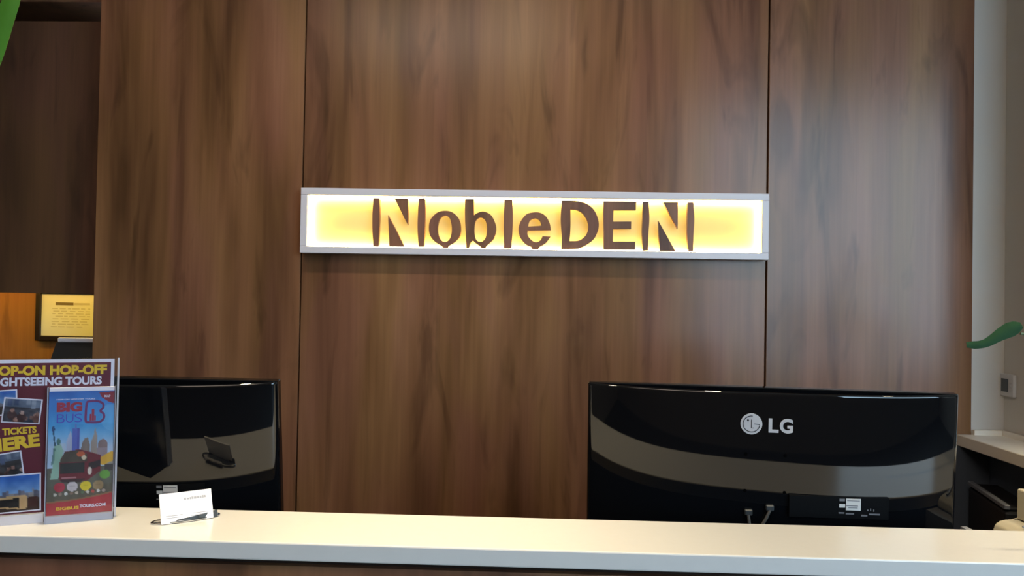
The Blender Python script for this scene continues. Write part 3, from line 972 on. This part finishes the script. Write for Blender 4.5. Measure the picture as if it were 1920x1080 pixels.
em = catmull([(0.575, 0.098), (0.62, 0.086), (0.74, 0.086), (0.820, 0.108), (0.828, 0.140), (0.785, 0.168), (0.835, 0.192), (0.838, 0.230), (0.770, 0.258), (0.62, 0.258), (0.565, 0.248), (0.562, 0.17)], 5)
em = cov_pts([(q.x, q.y) for q in em])
obj('emblem_outline', strip_bm(em + [em[0]], 0.0038, -0.0006, -0.0002), M['purple_ink'], cov)
bm = bmesh.new()
for s0, s1, t0 in ((0.622, 0.648, 0.190), (0.652, 0.690, 0.150), (0.694, 0.716, 0.205)):
    add_box(bm, s0 * BW, s1 * BW, -0.0006, -0.0002, BH * (1 - 0.246), BH * (1 - t0))
obj('emblem_tower', bm, M['red_ink'], cov)

# ------------------------------------------------------------------ business card in a chrome holder
CH = (-0.6253, 1.4605, 1.1002)
CR = math.radians(38.5)
ch = thing('card_holder', 'oval chrome card holder standing on the cream counter', 'card holder', CH, CR)
pts = [(0.058 * math.cos(2 * math.pi * q / 48), 0.017 * math.sin(2 * math.pi * q / 48), 0.0022) for q in range(49)]
obj('ring', tube(bmesh.new(), pts, 0.0019, 8, False), M['chrome'], ch, smooth=True)
bm = bmesh.new()
lo, hi = [], []
for q in range(25):
    x = -0.046 + 0.098 * q / 24
    h_ = 0.004 + 0.009 * (q / 24) ** 1.2
    bow = -0.0185 + 0.006 * (abs(x) / 0.05) ** 2
    lo.append((bm.verts.new((x, bow, 0.0004)), bm.verts.new((x, bow + 0.0012, 0.0004))))
    hi.append((bm.verts.new((x, bow + 0.003, h_)), bm.verts.new((x, bow + 0.0042, h_))))
for q in range(24):
    bm.faces.new((lo[q][0], lo[q + 1][0], hi[q + 1][0], hi[q][0]))
    bm.faces.new((lo[q][1], hi[q][1], hi[q + 1][1], lo[q + 1][1]))
    bm.faces.new((hi[q][0], hi[q + 1][0], hi[q + 1][1], hi[q][1]))
    bm.faces.new((lo[q][0], lo[q][1], lo[q + 1][1], lo[q + 1][0]))
obj('front_lip', bm, M['chrome'], ch, smooth=True)
obj('back_rest', box(-0.030, 0.030, 0.0170, 0.0182, 0.001, 0.024, 0.0004, 1), M['chrome'], ch, rot=(math.radians(-20), 0, 0))

cd = thing('business_card', 'white business card tilted in the oval chrome holder', 'card', (-0.6160, 1.4468, 1.1015), math.radians(38.5))
bm = bmesh.new()
sh = obj('card_sheet', box(-0.0445, 0.0445, 0.0, 0.0030, 0.0, 0.0520, 0.0), M['card'], cd, rot=(math.radians(-22), 0, 0))
bm = bmesh.new()
rr = random.Random(12)
x = -0.004
while x < 0.034:
    w = rr.uniform(0.0025, 0.0055)
    add_box(bm, x, x + w, -0.0003, -0.0001, 0.0375, 0.0375 + rr.uniform(0.003, 0.0048))
    x += w + 0.0008
g = obj('print_lines', bm, M['card_print'], sh)
bm = bmesh.new()
for x0, x1, z in ((-0.036, -0.008, 0.0120), (-0.036, -0.014, 0.0085), (0.010, 0.036, 0.0120), (0.006, 0.030, 0.0085)):
    add_box(bm, x0, x1, -0.0003, -0.0001, z, z + 0.0012)
obj('print_lines', bm, M['card_print'], sh)

# ------------------------------------------------------------------ beige office machine on the small shelf
om = thing('receipt_printer', 'beige office machine with ribbed upright side behind the counter', 'machine', (0.955, 1.5745, 1.070), 0)
body = bmesh.new()
prof = [(-0.078, 0.001), (-0.078, 0.012), (-0.070, 0.023), (-0.052, 0.028), (-0.030, 0.028), (0.0, 0.034), (0.06, 0.040), (0.06, 0.001)]
a = [body.verts.new((x, -0.030, z)) for x, z in prof]
b_ = [body.verts.new((x, 0.055, z)) for x, z in prof]
body.faces.new(a)
body.faces.new(b_)
for q in range(len(prof)):
    body.faces.new((a[q], a[(q + 1) % len(prof)], b_[(q + 1) % len(prof)], b_[q]))
bmesh.ops.bevel(body, geom=body.edges[:], offset=0.003, segments=2, affect='EDGES')
bd = obj('body', body, M['beige'], om, smooth=True)
up_ = obj('upright', box(-0.036, 0.06, 0.0, 0.05, 0.030, 0.088, 0.003, 2), M['beige'], om)
for q in range(8):
    obj('rib', box(-0.034 + q * 0.0115, -0.029 + q * 0.0115, -0.0028, 0.0005, 0.036, 0.084, 0.001, 1), M['beige'], up_)
bm = bmesh.new()
tube(bm, [(-0.060, -0.012, 0.0300), (-0.048, -0.014, 0.0330), (-0.040, -0.012, 0.0400), (-0.034, -0.010, 0.0440)], [0.0022, 0.003, 0.0034, 0.003], 8)
obj('lever', bm, M['grey_plastic'], om, smooth=True)

# ------------------------------------------------------------------ wall switch
sw = thing('wall_thermostat', 'small pale wall control with dark square display on grey wall', 'thermostat', (1.5148, 2.722, 1.257), math.radians(-90))
obj('plate', box(-0.042, 0.042, -0.012, 0.0, -0.036, 0.036, 0.003, 2), M['switch_white'], sw)
obj('display', box(-0.024, 0.014, -0.0145, -0.0122, -0.021, 0.021, 0.001, 1), M['switch_dark'], sw)
for q in (-0.012, 0.0, 0.012):
    obj('button', box(0.022, 0.032, -0.0145, -0.0122, q - 0.0035, q + 0.0035, 0.001, 1), M['switch_white'], sw)


# ------------------------------------------------------------------ plants at the two sides
def leaf_bm(path, widths, side, thick=0.0010, fold=0.18):
    bm = bmesh.new()
    rows = []
    P = [Vector(q) for q in path]
    for i, q in enumerate(P):
        d = (P[min(i + 1, len(P) - 1)] - P[max(i - 1, 0)]).normalized()
        s = (Vector(side) - d * Vector(side).dot(d)).normalized()
        nrm = d.cross(s).normalized()
        row = []
        for layer in (0, 1):
            for a in (-1, -0.5, 0, 0.5, 1):
                row.append(bm.verts.new(q + s * a * widths[i] / 2 + nrm * (fold * abs(a) * widths[i] / 2 - layer * thick)))
        rows.append(row)
    for i in range(len(rows) - 1):
        A, B = rows[i], rows[i + 1]
        for c in range(4):
            bm.faces.new((A[c], A[c + 1], B[c + 1], B[c]))
            bm.faces.new((A[5 + c], B[5 + c], B[6 + c], A[6 + c]))
        bm.faces.new((A[0], B[0], B[5], A[5]))
        bm.faces.new((A[4], A[9], B[9], B[4]))
    for A in (rows[0], rows[-1]):
        bm.faces.new((A[0], A[1], A[2], A[3], A[4], A[9], A[8], A[7], A[6], A[5]))
    return bm


def smooth_path(pts, n=6):
    P = [Vector(q) for q in pts]
    out = []
    for i in range(len(P) - 1):
        p0 = P[i - 1] if i else P[0] * 2 - P[1]
        p3 = P[i + 2] if i + 2 < len(P) else P[-1] * 2 - P[-2]
        a, b__ = P[i], P[i + 1]
        for s in range(n):
            t = s / n
            out.append(0.5 * ((2 * a) + (b__ - p0) * t + (2 * p0 - 5 * a + 4 * b__ - p3) * t * t + (3 * a - p0 - 3 * b__ + p3) * t ** 3))
    out.append(P[-1])
    return out


def profile(ws, n):
    out = []
    for i in range(n):
        f_ = i / (n - 1) * (len(ws) - 1)
        a = min(int(f_), len(ws) - 2)
        out.append(ws[a] + (ws[a + 1] - ws[a]) * (f_ - a))
    return out


# plant on the counter, pot just beyond the frame, one leaf reaching into view
P0 = (1.40, 1.435, 1.1002)
plant = thing('potted_plant', 'green leafy plant whose leaf crosses in front of the grey wall', 'plant', P0)
obj('pot', lathe(bmesh.new(), [(0.050, 0.0), (0.062, 0.05), (0.072, 0.13), (0.074, 0.138), (0.066, 0.138), (0.062, 0.12)], 32), M['pot'], plant, smooth=True)
obj('soil', lathe(bmesh.new(), [(0.061, 0.112), (0.061, 0.121)], 24), M['soil'], plant)
stems = [
    ([(0, 0, 0.12), (-0.10, -0.01, 0.26), (-0.33, -0.014, 0.345), (-0.52, -0.014, 0.3550), (-0.592, -0.014, 0.3600)],
     [(-0.590, -0.014, 0.3745), (-0.604, -0.014, 0.3690), (-0.623, -0.014, 0.3590), (-0.646, -0.014, 0.3445), (-0.662, -0.014, 0.3400), (-0.680, -0.012, 0.3395)],
     [0.010, 0.021, 0.025, 0.022, 0.017, 0.014, 0.013, 0.013, 0.009], (0.0, 0.25, 1.0)),
    ([(0.01, 0.01, 0.12), (0.06, 0.05, 0.34), (0.12, 0.03, 0.48)], [(0.12, 0.03, 0.48), (0.16, 0.0, 0.56), (0.22, -0.05, 0.58), (0.30, -0.09, 0.52)], [0.01, 0.06, 0.075, 0.06, 0.004], (0.3, 1, 0)),
    ([(0.0, -0.02, 0.12), (0.03, -0.04, 0.30), (0.05, -0.05, 0.42)], [(0.05, -0.05, 0.42), (0.07, -0.08, 0.54), (0.10, -0.12, 0.62), (0.16, -0.18, 0.64)], [0.01, 0.05, 0.07, 0.05, 0.004], (1, 0.3, 0)),
    ([(0.02, 0.02, 0.12), (0.10, 0.0, 0.22), (0.17, -0.03, 0.28)], [(0.17, -0.03, 0.28), (0.24, -0.06, 0.32), (0.32, -0.09, 0.30), (0.38, -0.12, 0.24)], [0.01, 0.05, 0.065, 0.05, 0.004], (0.3, 1, 0.2)),
]
rl = random.Random(21)
for q in range(11):
    a = 0.5 + q * 0.571
    ca, sa = math.cos(a), math.sin(a) * 0.6
    hgt = rl.uniform(0.20, 0.42)
    reach = rl.uniform(0.10, 0.17)
    tip = reach + rl.uniform(0.13, 0.19)
    stems.append(([(0.02 * ca, 0.02 * sa, 0.118), (0.5 * reach * ca, 0.5 * reach * sa, 0.5 * hgt + 0.08), (reach * ca, reach * sa, hgt)],
                  [(reach * ca, reach * sa, hgt), ((reach + tip) / 2 * ca, (reach + tip) / 2 * sa, hgt + 0.05), ((reach + 2 * tip) / 3 * ca, (reach + 2 * tip) / 3 * sa, hgt + 0.035), (tip * ca, tip * sa, hgt - 0.03)],
                  [0.012, 0.07, 0.095, 0.07, 0.004], (-sa, ca, 0.25)))
for st_, lf, ws, sd in stems:
    sp = smooth_path(st_)
    s_o = obj('stem', tube(bmesh.new(), sp, 0.0024, 8), M['stem'], plant, smooth=True)
    lp = smooth_path(lf)
    obj('leaf', leaf_bm(lp, profile(ws, len(lp)), sd), M['leaf'], plant, smooth=True)

# tall floor plant in front of the desk at the far side, one leaf tip in the corner of the view
fp = thing('floor_plant', 'tall plant with a bright green leaf in the upper corner', 'plant', (-1.30, 1.06, 0.0))
obj('pot', lathe(bmesh.new(), [(0.12, 0.0), (0.15, 0.16), (0.17, 0.36), (0.172, 0.38), (0.155, 0.38), (0.15, 0.34)], 36), M['pot'], fp, smooth=True)
obj('soil', lathe(bmesh.new(), [(0.149, 0.32), (0.149, 0.342)], 28), M['soil'], fp)
obj('stem', tube(bmesh.new(), smooth_path([(0, 0, 0.33), (0.02, 0.01, 0.9), (0.05, 0.05, 1.35)]), 0.016, 10), M['stem'], fp, smooth=True)
for lf, ws, sd in (
    ([(0.05, 0.05, 1.33), (0.20, 0.14, 1.52), (0.33, 0.22, 1.72), (0.390, 0.24, 1.85), (0.428, 0.24, 1.95), (0.468, 0.24, 2.08)], [0.012, 0.035, 0.046, 0.046, 0.038, 0.030, 0.003], (1, 0, -0.35)),
    ([(0.05, 0.05, 1.34), (-0.05, 0.05, 1.60), (-0.22, 0.03, 1.80), (-0.42, 0.0, 1.84)], [0.012, 0.05, 0.06, 0.05, 0.003], (0.2, 1, 0)),
    ([(0.05, 0.05, 1.34), (0.02, -0.05, 1.62), (-0.03, -0.20, 1.84), (-0.10, -0.38, 1.88)], [0.012, 0.05, 0.06, 0.05, 0.003], (1, 0.2, 0)),
):
    lp = smooth_path(lf)
    obj('leaf', leaf_bm(lp, profile(ws, len(lp)), sd, 0.0012), M['leaf_bright'], fp, smooth=True)
